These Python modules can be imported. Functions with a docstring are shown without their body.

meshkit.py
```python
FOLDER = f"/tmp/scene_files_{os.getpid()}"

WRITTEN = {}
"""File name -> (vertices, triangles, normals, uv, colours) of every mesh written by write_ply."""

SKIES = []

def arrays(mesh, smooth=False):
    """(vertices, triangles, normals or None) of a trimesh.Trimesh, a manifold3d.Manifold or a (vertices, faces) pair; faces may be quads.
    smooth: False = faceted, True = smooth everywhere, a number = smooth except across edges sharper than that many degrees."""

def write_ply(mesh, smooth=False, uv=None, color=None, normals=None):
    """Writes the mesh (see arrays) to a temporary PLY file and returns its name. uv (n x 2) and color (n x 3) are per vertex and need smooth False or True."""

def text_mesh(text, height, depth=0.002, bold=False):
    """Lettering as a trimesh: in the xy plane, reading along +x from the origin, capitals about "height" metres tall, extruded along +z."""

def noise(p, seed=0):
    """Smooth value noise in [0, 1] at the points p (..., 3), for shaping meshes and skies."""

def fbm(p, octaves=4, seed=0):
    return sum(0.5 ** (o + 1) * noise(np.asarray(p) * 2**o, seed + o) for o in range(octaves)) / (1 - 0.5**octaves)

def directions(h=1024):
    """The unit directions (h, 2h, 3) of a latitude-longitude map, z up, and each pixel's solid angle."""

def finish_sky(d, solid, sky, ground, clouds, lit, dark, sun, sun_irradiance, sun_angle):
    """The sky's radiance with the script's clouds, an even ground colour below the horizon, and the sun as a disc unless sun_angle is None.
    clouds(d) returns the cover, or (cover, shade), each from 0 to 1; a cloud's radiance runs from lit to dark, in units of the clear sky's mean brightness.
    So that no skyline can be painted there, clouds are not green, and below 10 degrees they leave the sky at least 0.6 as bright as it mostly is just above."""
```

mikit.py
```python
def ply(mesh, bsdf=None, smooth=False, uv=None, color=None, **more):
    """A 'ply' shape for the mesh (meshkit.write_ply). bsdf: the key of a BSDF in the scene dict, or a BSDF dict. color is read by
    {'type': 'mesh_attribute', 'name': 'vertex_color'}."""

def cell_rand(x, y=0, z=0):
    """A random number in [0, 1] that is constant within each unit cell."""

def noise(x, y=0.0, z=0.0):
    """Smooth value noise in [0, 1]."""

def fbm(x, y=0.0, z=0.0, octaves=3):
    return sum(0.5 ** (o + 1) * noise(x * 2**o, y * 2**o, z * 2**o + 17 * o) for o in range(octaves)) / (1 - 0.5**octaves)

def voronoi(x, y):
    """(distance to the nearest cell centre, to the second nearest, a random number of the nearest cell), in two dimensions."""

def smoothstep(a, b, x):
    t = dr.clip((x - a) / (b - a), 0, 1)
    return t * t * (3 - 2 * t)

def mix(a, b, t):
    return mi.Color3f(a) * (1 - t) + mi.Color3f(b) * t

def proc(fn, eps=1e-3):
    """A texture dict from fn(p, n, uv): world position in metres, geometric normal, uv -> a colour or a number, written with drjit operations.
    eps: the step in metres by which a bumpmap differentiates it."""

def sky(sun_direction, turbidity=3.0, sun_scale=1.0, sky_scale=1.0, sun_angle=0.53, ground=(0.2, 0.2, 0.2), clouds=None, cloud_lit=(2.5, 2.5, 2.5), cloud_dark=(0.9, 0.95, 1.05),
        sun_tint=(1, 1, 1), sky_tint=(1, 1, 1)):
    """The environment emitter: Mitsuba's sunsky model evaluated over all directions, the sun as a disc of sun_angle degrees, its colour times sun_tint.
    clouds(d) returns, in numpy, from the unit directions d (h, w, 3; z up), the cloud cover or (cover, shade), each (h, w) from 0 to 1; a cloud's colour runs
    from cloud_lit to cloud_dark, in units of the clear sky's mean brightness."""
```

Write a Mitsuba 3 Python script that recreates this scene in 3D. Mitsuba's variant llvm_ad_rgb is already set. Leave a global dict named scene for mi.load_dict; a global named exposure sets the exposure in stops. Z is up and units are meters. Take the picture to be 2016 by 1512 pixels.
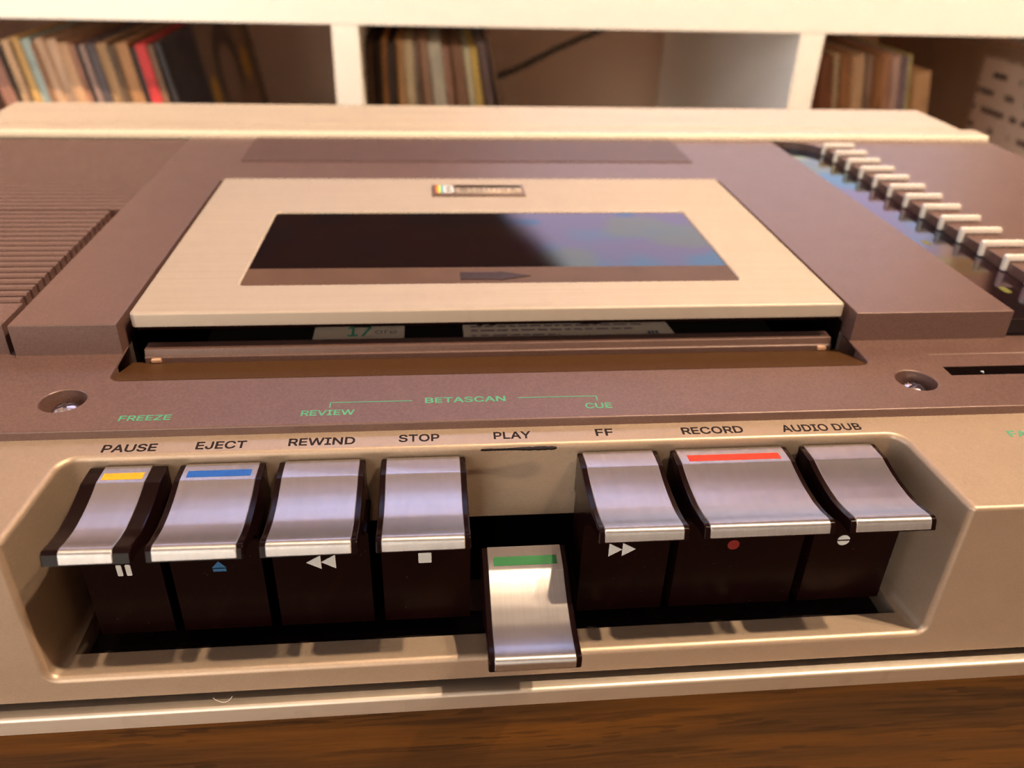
import math, random
import numpy as np, trimesh, shapely, drjit as dr, mitsuba as mi
import mapbox_earcut as earcut
import meshkit, mikit
from mikit import proc, noise, fbm, smoothstep, mix

T = mi.ScalarTransform4f
MM = 0.001
scene, labels = {'type': 'scene'}, {}
# Frame of reference, metres: x along the recorder's front, y away from the viewer, z up.
# z = 0 is the recorder's brown control panel; its wooden case stands on a table top at z = TABLE_Z.
TABLE_Z = -0.118
ROOM = (-1.45, 2.3, -1.8, 1.06, -0.72, 1.78)       # x0 x1 y0 y1 z0 z1

# ------------------------------------------------------------------ camera
AX = np.array([[0.99527942, -0.09273156, 0.02863105],
               [-0.0223726, -0.50628987, -0.8620731],
               [0.09443699, 0.85736306, -0.50597454]])
CAM = np.array([0.0, 0.0, 0.100])
scene['camera'] = {
    'type': 'thinlens', 'fov': 63.93, 'fov_axis': 'x',
    'to_world': T().look_at(origin=CAM.tolist(), target=(CAM + AX[2]).tolist(), up=(-AX[1]).tolist()),
    'aperture_radius': 0.0009, 'focus_distance': 0.177, 'near_clip': 0.01, 'far_clip': 30.0}
exposure = 0.5

# ------------------------------------------------------------------ light
BULB = [5300.0, 3850.0, 2450.0]        # two small warm bulbs of the ceiling lamp
WINDOW_FRONT = [4.7, 4.2, 3.5]      # daylight, in the wall behind the viewer, to the left
WINDOW_LEFT = [1.9, 1.9, 2.0]         # daylight, in the wall on the left
WINDOW_BACK = [1.15, 1.15, 1.45]        # dim blue daylight, behind the shelf
WINDOW_HIGH = [1.9, 2.3, 4.0]         # blue daylight in the high window
BULBS = [((0.67, -0.14, 1.52), 1.0), ((0.90, -0.14, 1.52), 0.55)]

# ------------------------------------------------------------------ helpers
def earc(rings):
    v = np.vstack(rings)
    ends = np.cumsum([len(r) for r in rings]).astype(np.uint32)
    return v, earcut.triangulate_float64(np.ascontiguousarray(v), ends).reshape(-1, 3).astype(int)

def ccw(p, want=True):
    p = np.asarray(p, float)
    a = np.sum(p[:, 0] * np.roll(p[:, 1], -1) - np.roll(p[:, 0], -1) * p[:, 1])
    return p if (a > 0) == want else p[::-1]

def inset(p, d):
    """Mitred inset of a closed ring (material on its left)."""
    e = np.roll(p, -1, 0) - p
    e /= np.linalg.norm(e, axis=1, keepdims=True)
    n = np.stack([-e[:, 1], e[:, 0]], 1)
    n0 = np.roll(n, 1, 0)
    return p + d * (n + n0) / np.maximum(1 + (n * n0).sum(1, keepdims=True), 0.3)

def prism(outer, z0, z1, r=0.0, r0=0.0, holes=(), steps=3):
    """Polygon extruded from z0 to z1, its top edges rounded by r and its bottom edges by r0."""
    rings = [ccw(outer)] + [ccw(h, False) for h in holes]
    lev = []
    if r0 > 0:
        for k in range(steps + 1):
            a = math.pi / 2 * k / steps
            lev.append((r0 * (1 - math.sin(a)), z0 + r0 * (1 - math.cos(a))))
    else:
        lev.append((0, z0))
    if r > 0:
        for k in range(steps + 1):
            a = math.pi / 2 * k / steps
            lev.append((r * (1 - math.cos(a)), z1 - r + r * math.sin(a)))
    else:
        lev.append((0, z1))
    V, F, at = [], [], 0
    for ring in rings:
        m = len(ring)
        i = np.arange(m); j = (i + 1) % m
        for k, (d, z) in enumerate(lev):
            q = inset(ring, d) if d > 1e-9 else ring
            V.append(np.column_stack([q, np.full(m, z)]))
            if k:
                a, b = at - m, at
                F += [np.stack([a + i, a + j, b + j], 1), np.stack([a + i, b + j, b + i], 1)]
            at += m
    for (d, z), up in ((lev[0], False), (lev[-1], True)):
        v, f = earc([inset(ring, d) if d > 1e-9 else ring for ring in rings])
        tri = v[f]
        area = (tri[:, 1, 0] - tri[:, 0, 0]) * (tri[:, 2, 1] - tri[:, 0, 1]) - (tri[:, 1, 1] - tri[:, 0, 1]) * (tri[:, 2, 0] - tri[:, 0, 0])
        f = np.where((area > 0)[:, None], f, f[:, ::-1])
        V.append(np.column_stack([v, np.full(len(v), z)])); F.append((f if up else f[:, ::-1]) + at); at += len(v)
    m = trimesh.Trimesh(np.vstack(V), np.vstack(F), process=False)
    m.merge_vertices()
    return m

def xprism(yz, x0, x1, r=0.0, **k):
    """A (y, z) outline extruded along x."""
    m = prism(yz, x0, x1, r, r, **k)
    m.vertices = m.vertices[:, [2, 0, 1]]
    return m

def rect(x0, x1, y0, y1, r=0.0, n=4):
    if r <= 0:
        return np.array([(x0, y0), (x1, y0), (x1, y1), (x0, y1)], float)
    out = []
    for cx, cy, a0 in ((x1 - r, y0 + r, -90), (x1 - r, y1 - r, 0), (x0 + r, y1 - r, 90), (x0 + r, y0 + r, 180)):
        for k in range(n + 1):
            a = math.radians(a0 + 90 * k / n)
            out.append((cx + r * math.cos(a), cy + r * math.sin(a)))
    return np.array(out)

def box(x0, x1, y0, y1, z0, z1, r=0.0, r0=None, plan=0.0, steps=2):
    return prism(rect(x0, x1, y0, y1, plan), z0, z1, r, r if r0 is None else r0, steps=steps)

def fillet(pts, radii, n=5):
    """Rounds the corners of a closed polygon."""
    pts = np.asarray(pts, float); out = []
    for i, r in enumerate(radii):
        p, a, b = pts[i], pts[i - 1], pts[(i + 1) % len(pts)]
        if r <= 0:
            out.append(p); continue
        u, v = (a - p) / np.linalg.norm(a - p), (b - p) / np.linalg.norm(b - p)
        h = math.acos(np.clip(u @ v, -1, 1)) / 2
        t = r / math.tan(h)
        c = p + (u + v) / np.linalg.norm(u + v) * r / math.sin(h)
        s, e = p + u * t - c, p + v * t - c
        a0, a1 = math.atan2(s[1], s[0]), math.atan2(e[1], e[0])
        da = (a1 - a0 + math.pi) % (2 * math.pi) - math.pi
        for k in range(n + 1):
            out.append(c + r * np.array([math.cos(a0 + da * k / n), math.sin(a0 + da * k / n)]))
    return np.array(out)

def cat(*m):
    return trimesh.util.concatenate([x for x in m])

def moved(m, M=None, t=(0, 0, 0)):
    m = m.copy()
    if M is not None:
        m.apply_transform(M)
    m.apply_translation(t)
    return m

def rotx(deg, point=(0, 0, 0)):
    return trimesh.transformations.rotation_matrix(math.radians(deg), [1, 0, 0], point)

def tube(points, radius, sides=8):
    p = np.asarray(points, float)
    t = np.gradient(p, axis=0); t /= np.linalg.norm(t, axis=1, keepdims=True)
    a = np.cross(t, [0.123, 0.3, 0.9]); a /= np.linalg.norm(a, axis=1, keepdims=True)
    b = np.cross(t, a); ang = np.arange(sides) * 2 * np.pi / sides
    v = (p[:, None] + radius * (np.cos(ang)[None, :, None] * a[:, None] + np.sin(ang)[None, :, None] * b[:, None])).reshape(-1, 3)
    i, j = np.meshgrid(np.arange(len(p) - 1), np.arange(sides), indexing='ij'); k = (j + 1) % sides
    q = np.stack([i * sides + j, i * sides + k, (i + 1) * sides + k, (i + 1) * sides + j], -1).reshape(-1, 4)
    caps = [[0, s + 1, s] for s in range(1, sides - 1)] + [[len(v) - sides, len(v) - sides + s, len(v) - sides + s + 1] for s in range(1, sides - 1)]
    return trimesh.Trimesh(v, np.vstack([q[:, [0, 1, 2]], q[:, [0, 2, 3]], caps]), process=False)

def lathe(profile, sides=32):
    """(r, z) outline turned about z."""
    pr = np.asarray(profile, float)
    return trimesh.creation.revolve(pr, sections=sides)

def numbered(name):
    if name not in scene and not any(k.startswith(name + '__') for k in scene):
        return name
    k = 1
    while f'{name}_{k:03d}' in scene or any(q.startswith(f'{name}_{k:03d}__') for q in scene):
        k += 1
    return f'{name}_{k:03d}'

def put(name, mesh, mat, parent=None, smooth=32, label=None, cat_=None, group=None, kind=None, uv=None, normals=None, **more):
    key = numbered((parent + '__' if parent else '') + name)
    if uv is not None or normals is not None:
        if normals is None:
            v, f, n = meshkit.arrays(mesh, smooth)
        else:
            v, f, n = np.array(mesh.vertices), np.array(mesh.faces), normals
        path = meshkit.write_ply((v, f), False, None if uv is None else uv(v), normals=n)
        scene[key] = {'type': 'ply', 'filename': path, 'face_normals': False, 'bsdf': {'type': 'ref', 'id': mat}, **more}
    else:
        scene[key] = mikit.ply(mesh, mat, smooth, **more)
    tag(key, label, cat_, group, kind)
    return key

def tag(key, label=None, cat_=None, group=None, kind=None):
    d = {k: v for k, v in (('label', label), ('category', cat_), ('group', group), ('kind', kind)) if v}
    if d:
        labels[key] = d

def surface_net(xs, ys, zs, f):
    """Mesh of f = 0 (f < 0 inside) on a grid with the given coordinates."""
    D = f(*np.meshgrid(xs, ys, zs, indexing='ij'))
    s = D < 0
    nx, ny, nz = D.shape
    acc = np.zeros((nx - 1, ny - 1, nz - 1, 3)); cnt = np.zeros((nx - 1, ny - 1, nz - 1))
    cs = [xs, ys, zs]
    sl = lambda ax, a, b: tuple(slice(a, b) if i == ax else slice(None) for i in range(3))
    crossings = []
    for ax in range(3):
        n = D.shape[ax]
        d0, d1 = D[sl(ax, 0, n - 1)], D[sl(ax, 1, n)]
        hit = (d0 < 0) != (d1 < 0)
        idx = np.argwhere(hit)
        t = (d0[hit] / (d0[hit] - d1[hit]))
        p = np.stack([cs[i][idx[:, i]] for i in range(3)], 1)
        p[:, ax] += t * (cs[ax][idx[:, ax] + 1] - cs[ax][idx[:, ax]])
        crossings.append((idx, d0[hit] < 0))
        o = [i for i in range(3) if i != ax]
        for a in (0, 1):
            for b in (0, 1):
                c = idx.copy(); c[:, o[0]] -= a; c[:, o[1]] -= b
                ok = np.all((c >= 0) & (c < np.array(acc.shape[:3])), axis=1)
                np.add.at(acc, tuple(c[ok].T), p[ok]); np.add.at(cnt, tuple(c[ok].T), 1)
    ids = -np.ones(cnt.shape, int); m = cnt > 0
    ids[m] = np.arange(m.sum())
    V = acc[m] / cnt[m][:, None]
    F = []
    for ax, (idx, inside0) in enumerate(crossings):
        o1, o2 = (ax + 1) % 3, (ax + 2) % 3
        ok = (idx[:, o1] > 0) & (idx[:, o2] > 0) & (idx[:, o1] < D.shape[o1] - 1) & (idx[:, o2] < D.shape[o2] - 1)
        q, w = idx[ok], inside0[ok]
        def cell(a, b):
            c = q.copy(); c[:, o1] -= a; c[:, o2] -= b
            return ids[tuple(c.T)]
        quad = np.stack([cell(1, 1), cell(0, 1), cell(0, 0), cell(1, 0)], 1)
        quad = np.where(w[:, None], quad, quad[:, ::-1])
        F.append(quad)
    F = np.vstack(F)
    return trimesh.Trimesh(V, np.vstack([F[:, [0, 1, 2]], F[:, [0, 2, 3]]]), process=False)

def smax(a, b, r):
    """Intersection of two distance fields with its convex edge rounded by r."""
    u, v = np.maximum(a + r, 0), np.maximum(b + r, 0)
    return np.minimum(np.maximum(a, b), -r) + np.sqrt(u * u + v * v)

def text(word, x0, x1, y0, cap, z=0.0, depth=0.00006, bold=False):
    """Lettering in the xy plane from x0 to x1, capitals "cap" tall."""
    m = meshkit.text_mesh(word, cap, depth, bold)
    v = m.vertices
    v[:, 0] = x0 + (v[:, 0] - v[:, 0].min()) / (v[:, 0].max() - v[:, 0].min()) * (x1 - x0)
    v[:, 1] += y0
    v[:, 2] += z
    m.vertices = v
    return m

# ------------------------------------------------------------------ materials
def material(name, **k):
    scene[name] = {'type': 'twosided', 'bsdf': {'type': 'principled', **{a: ({'type': 'rgb', 'value': list(v)} if isinstance(v, (tuple, list)) else v) for a, v in k.items()}}}
    return name

def grain(c0, c1, scale, octaves=2):
    return proc(lambda p, n, uv: mix(c0, c1, fbm(p.x * scale, p.y * scale, p.z * scale, octaves)))

def aluminium(name, au, av, tint, streak, hold=0.14):
    sx, sy = streak
    def fn(p, n, uv):
        s = fbm(uv.x * sx, uv.y * sy, 3.0, 3)
        w = smoothstep(0.62, 0.80, noise(uv.x * 420 + 7, uv.y * 420, 1.0)) * smoothstep(0.45, 0.7, noise(uv.x * 90, uv.y * 90, 5.0))
        return mix([t * (1 - hold) for t in tint], tint, s) * (1 - 0.06 * w)
    scene[name] = {'type': 'twosided', 'bsdf': {'type': 'roughconductor', 'material': 'Al', 'distribution': 'ggx', 'alpha_u': au, 'alpha_v': av, 'specular_reflectance': proc(fn)}}

material('wall_paint', base_color=(0.45, 0.35, 0.26), roughness=0.8)
material('back_wall_paint', base_color=(0.64, 0.46, 0.35), roughness=0.85)
material('ceiling_paint', base_color=(0.82, 0.77, 0.70), roughness=0.9)
material('front_wall_paint', base_color=(0.22, 0.15, 0.10), roughness=0.85)
material('dark_bowl', base_color=(0.022, 0.012, 0.010), roughness=0.7, specular=0.2)
material('floor_wood', base_color=grain((0.14, 0.075, 0.035), (0.20, 0.11, 0.05), 9), roughness=0.5)
material('shelf_white', base_color=(0.86, 0.87, 0.85), roughness=0.38)
material('wardrobe_wood', base_color=grain((0.020, 0.011, 0.008), (0.032, 0.018, 0.012), 14), roughness=0.6, specular=0.2)
material('table_wood', base_color=(0.10, 0.055, 0.03), roughness=0.5)

def fleck(base, var):
    def fn(p, n, uv):
        s = noise(p.x * 2600, p.y * 2600, p.z * 2600)
        b = fbm(p.x * 130, p.y * 130, p.z * 130, 2)
        return mi.Color3f(base) * (1 + var * (s - 0.5) + 0.08 * (b - 0.5))
    return proc(fn)
material('brown_paint', base_color=fleck((0.108, 0.059, 0.051), 0.25), roughness=0.42, specular=0.9, metallic=0.2)
material('dark_brown_paint', base_color=fleck((0.078, 0.040, 0.034), 0.25), roughness=0.5, specular=0.6, metallic=0.2)
material('ramp_brown', base_color=fleck((0.052, 0.022, 0.007), 0.2), roughness=0.5, specular=0.25)
material('silver_paint', base_color=fleck((0.445, 0.345, 0.268), 0.10), roughness=0.48, specular=0.5, metallic=0.7)
aluminium('key_aluminium', 0.32, 0.10, (0.60, 0.59, 0.60), (2600, 40))
aluminium('door_brushed', 0.18, 0.42, (0.60, 0.54, 0.49), (30, 3000), 0.10)
def door_matt(p, n, uv):
    return mix((0.36, 0.305, 0.26), (0.45, 0.385, 0.33), fbm(uv.x * 30, uv.y * 3000, 2.0, 3))
scene['door_aluminium'] = {'type': 'blendbsdf', 'weight': 0.68, 'a': scene.pop('door_brushed'), 'b': {'type': 'twosided', 'bsdf': {'type': 'diffuse', 'reflectance': proc(door_matt)}}}
aluminium('trim_aluminium', 0.20, 0.26, (0.75, 0.68, 0.60), (30, 2500), 0.06)
def rear_brush(p, n, uv):
    return mix((0.40, 0.335, 0.265), (0.52, 0.44, 0.355), fbm(p.x * 25, p.y * 1500, p.z * 1500, 2))
material('edge_bright', base_color=(0.74, 0.66, 0.54), roughness=0.4, metallic=0.1)
material('rear_aluminium', base_color=proc(rear_brush), roughness=0.45, metallic=0.25)
material('bright_chrome', base_color=(0.88, 0.85, 0.80), roughness=0.28, metallic=0.35, specular=0.8)
scene['chrome'] = {'type': 'twosided', 'bsdf': {'type': 'roughconductor', 'material': 'Cr', 'alpha': 0.12}}
material('black_plastic', base_color=(0.006, 0.002, 0.0022), roughness=0.18, specular=0.09)
def dusty(p, n, uv):
    d = smoothstep(0.84, 0.90, noise(p.x * 1900, p.y * 1900, p.z * 1900)) * smoothstep(0.55, 0.75, noise(p.x * 260, p.y * 260, p.z * 260))
    return mix((0.007, 0.002, 0.0018), (0.09, 0.07, 0.055), 0.35 * d)
material('skirt_plastic', base_color=proc(dusty), roughness=0.22, specular=0.06)
material('seal_black', base_color=grain((0.006, 0.004, 0.004), (0.025, 0.017, 0.016), 900), roughness=0.5, specular=0.2)
material('well_black', base_color=(0.0025, 0.001, 0.001), roughness=0.8, specular=0.02)
def stress(p, n, uv):
    # coloured stress patches of the moulded acrylic
    a = fbm(p.x * 55, p.y * 38, 1.0, 2)
    b = fbm(p.x * 48 + 9, p.y * 44, 4.0, 2)
    c = mix((0.92, 0.74, 0.86), (0.62, 0.88, 1.0), smoothstep(0.36, 0.62, a))
    c = mix(c, (0.90, 0.88, 0.66), smoothstep(0.52, 0.72, b) * 0.8)
    return mix(c, (0.45, 0.75, 1.0), smoothstep(0.60, 0.78, fbm(p.x * 60 + 3, p.y * 60 + 5, 7.0, 2)))
scene['smoked_acrylic'] = {'type': 'twosided', 'bsdf': {'type': 'roughplastic', 'int_ior': 1.6, 'alpha': 0.010, 'diffuse_reflectance': {'type': 'rgb', 'value': [0.010, 0.005, 0.006]}, 'specular_reflectance': proc(stress)}}
material('cassette_black', base_color=(0.02, 0.013, 0.016), roughness=0.35)
material('paper_label', base_color=grain((0.80, 0.66, 0.54), (0.88, 0.74, 0.62), 300), roughness=0.7)
material('print_purple', base_color=(0.28, 0.17, 0.22), roughness=0.7)
material('print_blue', base_color=(0.10, 0.08, 0.20), roughness=0.7)
material('print_green', base_color=(0.09, 0.40, 0.25), roughness=0.6)
material('print_black', base_color=(0.012, 0.006, 0.005), roughness=0.6, specular=0.2)
material('legend_green', base_color=(0.055, 0.25, 0.155), roughness=0.6)
material('ink_white', base_color=(0.55, 0.58, 0.60), roughness=0.5)
material('ink_blue', base_color=(0.01, 0.10, 0.25), roughness=0.45)
material('ink_red', base_color=(0.17, 0.008, 0.010), roughness=0.45)
material('strip_yellow', base_color=(0.66, 0.30, 0.003), roughness=0.5)
material('strip_blue', base_color=(0.002, 0.075, 0.36), roughness=0.5)
material('strip_green', base_color=(0.010, 0.125, 0.038), roughness=0.5)
material('strip_red', base_color=(0.52, 0.022, 0.004), roughness=0.5)
material('tab_yellow', base_color=(0.10, 0.10, 0.012), roughness=0.5)
material('rubber', base_color=(0.008, 0.005, 0.004), roughness=0.5, specular=0.2)
material('lint', base_color=(0.8, 0.78, 0.72), roughness=0.8)
material('brass_bulb_socket', base_color=(0.7, 0.6, 0.4), roughness=0.4)

def walnut(p, n, uv):
    bend = 0.0035 * fbm(p.x * 16, p.z * 30, 2.0, 3)
    z = p.z + bend
    big = smoothstep(0.36, 0.70, fbm(p.x * 9 + 3, z * 95, 5.0, 3))
    fine = fbm(p.x * 120, z * 2300, 1.0, 3)
    mid = fbm(p.x * 45, z * 700, 4.0, 3)
    pore = smoothstep(0.62, 0.72, noise(p.x * 150, z * 1700, 8.0)) * smoothstep(0.45, 0.65, fbm(p.x * 30, z * 260, 9.0, 2))
    line = smoothstep(0.62, 0.76, fbm(p.x * 26, z * 420, 8.0, 3))
    c = mix((0.105, 0.036, 0.0036), (0.056, 0.021, 0.004), big)
    c = c * (0.62 + 0.42 * fine + 0.36 * mid)
    return c * (1 - 0.38 * pore) * (1 - 0.40 * line)
material('walnut_veneer', base_color=proc(walnut), roughness=0.42, specular=0.35)

# ------------------------------------------------------------------ the room
x0, x1, y0, y1, z0, z1 = ROOM
def struct(name, mesh, mat, parent=None, **k):
    return put(name, mesh, mat, parent, smooth=False, kind=None if parent else 'structure', **k)
struct('floor', box(x0 - .1, x1 + .1, y0 - .1, y1 + .1, z0 - .08, z0), 'floor_wood')
struct('ceiling', box(x0 - .1, x1 + .1, y0 - .1, y1 + .1, z1, z1 + .08), 'ceiling_paint')
struct('wall_right', box(x1, x1 + .1, y0, y1, z0, z1), 'wall_paint')
WB = (0.02, 0.76, 0.125, 0.46)
WH = (-0.42, 0.34, 0.74, 1.05)                      # high window above it
WL = (-1.35, -0.40, -0.66, 1.30)                    # window behind the viewer: x0 x1 z0 z1
def wall_with_hole(u0, u1, v0, v1, hole, d0, d1):
    m = prism(rect(u0, u1, v0, v1), d0, d1, holes=[rect(*h) for h in hole])
    m.vertices = m.vertices[:, [0, 2, 1]]; m.faces = m.faces[:, ::-1]
    return m
WS = (-0.50, 0.60, -0.15, 1.15)                    # window in the left wall: y0 y1 z0 z1
def turn(m):
    m = m.copy(); m.vertices = m.vertices[:, [1, 0, 2]]; m.faces = m.faces[:, ::-1]
    return m
struct('wall_left', turn(wall_with_hole(y0, y1, z0, z1, [WS], x0 - .1, x0)), 'wall_paint')
struct('wall_back', wall_with_hole(x0, x1, z0, z1, [WB, WH], y1, y1 + .1), 'back_wall_paint')
struct('wall_front', wall_with_hole(x0, x1, z0, z1, [WL], y0 - .1, y0), 'front_wall_paint')
def window_frame(u0, u1, v0, v1, d0, d1, w=0.035, bars=1):
    step = (u1 - u0 - w) / (bars + 1)
    holes = [rect(u0 + w + k * step, u0 + (k + 1) * step, v0 + w, v1 - w) for k in range(bars + 1)]
    m = prism(rect(u0, u1, v0, v1), d0, d1, holes=holes)
    m.vertices = m.vertices[:, [0, 2, 1]]; m.faces = m.faces[:, ::-1]
    return m
struct('window_1', window_frame(*WB, y1 + .01, y1 + .05, bars=0, w=0.02), 'shelf_white')
struct('window_4', window_frame(*WH, y1 + .01, y1 + .05, bars=0, w=0.02), 'shelf_white')
struct('window_2', window_frame(*WL, y0 - .05, y0 - .01), 'shelf_white')
struct('window_3', turn(window_frame(*WS, x0 - .05, x0 - .01)), 'shelf_white')
def pane(u0, u1, v0, v1, y, towards, light, parent, side=False):
    f = [[0, 1, 2], [0, 2, 3]] if towards < 0 else [[0, 2, 1], [0, 3, 2]]
    m = trimesh.Trimesh([(u0, y, v0), (u1, y, v0), (u1, y, v1), (u0, y, v1)], f, process=False)
    m = turn(m) if side else m
    put('pane', m, 'well_black', parent, smooth=False, emitter={'type': 'area', 'radiance': {'type': 'rgb', 'value': light}})
pane(*WB, y1 + .045, -1, WINDOW_BACK, 'window_1')
pane(*WH, y1 + .045, -1, WINDOW_HIGH, 'window_4')
pane(*WL, y0 - .045, 1, WINDOW_FRONT, 'window_2')
pane(*WS, x0 - .045, 1, WINDOW_LEFT, 'window_3', True)
# ceiling lamp with two bulbs, up in the room (out of the picture; its light and shadows are in it)
lamp = 'ceiling_lamp'
tag(lamp, 'ceiling lamp with two warm spotlights on a bar', 'lamp')
put('bar', box(0.55, 1.02, -0.165, -0.115, 1.66, 1.70, 0.006), 'shelf_white', lamp)
put('stem', box(0.765, 0.805, -0.16, -0.12, 1.70, 1.78, 0.004), 'shelf_white', lamp)
for (c, s) in BULBS:
    b = trimesh.creation.icosphere(3, 0.022); b.apply_translation(c)
    put('bulb', b, 'well_black', lamp, smooth=True, emitter={'type': 'area', 'radiance': {'type': 'rgb', 'value': [v * s for v in BULB]}})
    put('lamp_shade', lathe([(0.016, 0.060), (0.030, 0.055), (0.064, 0.0), (0.072, -0.034), (0.070, -0.034), (0.062, 0.0), (0.028, 0.053), (0.016, 0.058), (0.016, 0.060)]).apply_translation(c), 'seal_black', lamp)
    put('socket', lathe([(0, 0.024), (0.014, 0.024), (0.014, 0.142), (0, 0.142)]).apply_translation(c), 'brass_bulb_socket', lamp)

# dark wardrobe right of the shelf: out of the picture, mirrored in the near end of the channel window
wr = 'wardrobe'
tag(wr, 'dark brown wardrobe standing right of the white shelf unit', 'wardrobe')
put('carcass', box(0.82, 1.75, 0.52, 1.055, z0, 1.10, 0.004), 'wardrobe_wood', wr, smooth=False)
for wx0, wx1 in ((0.825, 1.282), (1.288, 1.745)):
    d = put('wardrobe_door', box(wx0, wx1, 0.498, 0.5195, z0 + 0.06, 1.095, 0.003), 'wardrobe_wood', wr, smooth=False)
    kx = wx1 - 0.035 if wx0 < 1 else wx0 + 0.035
    put('knob', box(kx - 0.012, kx + 0.012, 0.474, 0.4975, 0.19, 0.214, 0.006, plan=0.008), 'brass_bulb_socket', d)

# table that carries the recorder
tb = 'table'
tag(tb, 'low wooden table under the video recorder', 'table')
put('table_top', box(-0.45, 0.55, 0.02, 0.55, TABLE_Z - 0.03, TABLE_Z, 0.003), 'table_wood', tb)
for lx in (-0.40, 0.46):
    for ly in (0.05, 0.48):
        put('leg', box(lx, lx + 0.04, ly, ly + 0.04, z0, TABLE_Z - 0.03), 'table_wood', tb)

# ------------------------------------------------------------------ shelf unit
SH = 'shelf_unit'
tag(SH, 'white cube shelf unit behind the video recorder, filled with records', 'shelf')
SY0, SY1, ST = 0.648, 1.035, 0.0205               # front, back, underside of its top board
BAY = 0.3325; BOT = ST - BAY
put('top_board', box(-0.79, 0.685, SY0, SY1, ST, ST + 0.05, 0.001), 'shelf_white', SH)
for ux in (-0.7775, -0.41, -0.0585, 0.2930, 0.6445):
    put('upright', box(ux - 0.0095, ux + 0.0095, SY0 + 0.0005, SY1, BOT, ST), 'shelf_white', SH)
put('middle_board', box(-0.79, 0.685, SY0, SY1, BOT - 0.018, BOT, 0.0008), 'shelf_white', SH)
for ux in (-0.7775, -0.41, -0.0585, 0.2930, 0.6445):
    put('upright', box(ux - 0.0095, ux + 0.0095, SY0 + 0.0005, SY1, z0 + 0.05, BOT - 0.018), 'shelf_white', SH)
put('bottom_board', box(-0.79, 0.685, SY0, SY1, z0, z0 + 0.05, 0.001), 'shelf_white', SH)

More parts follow.
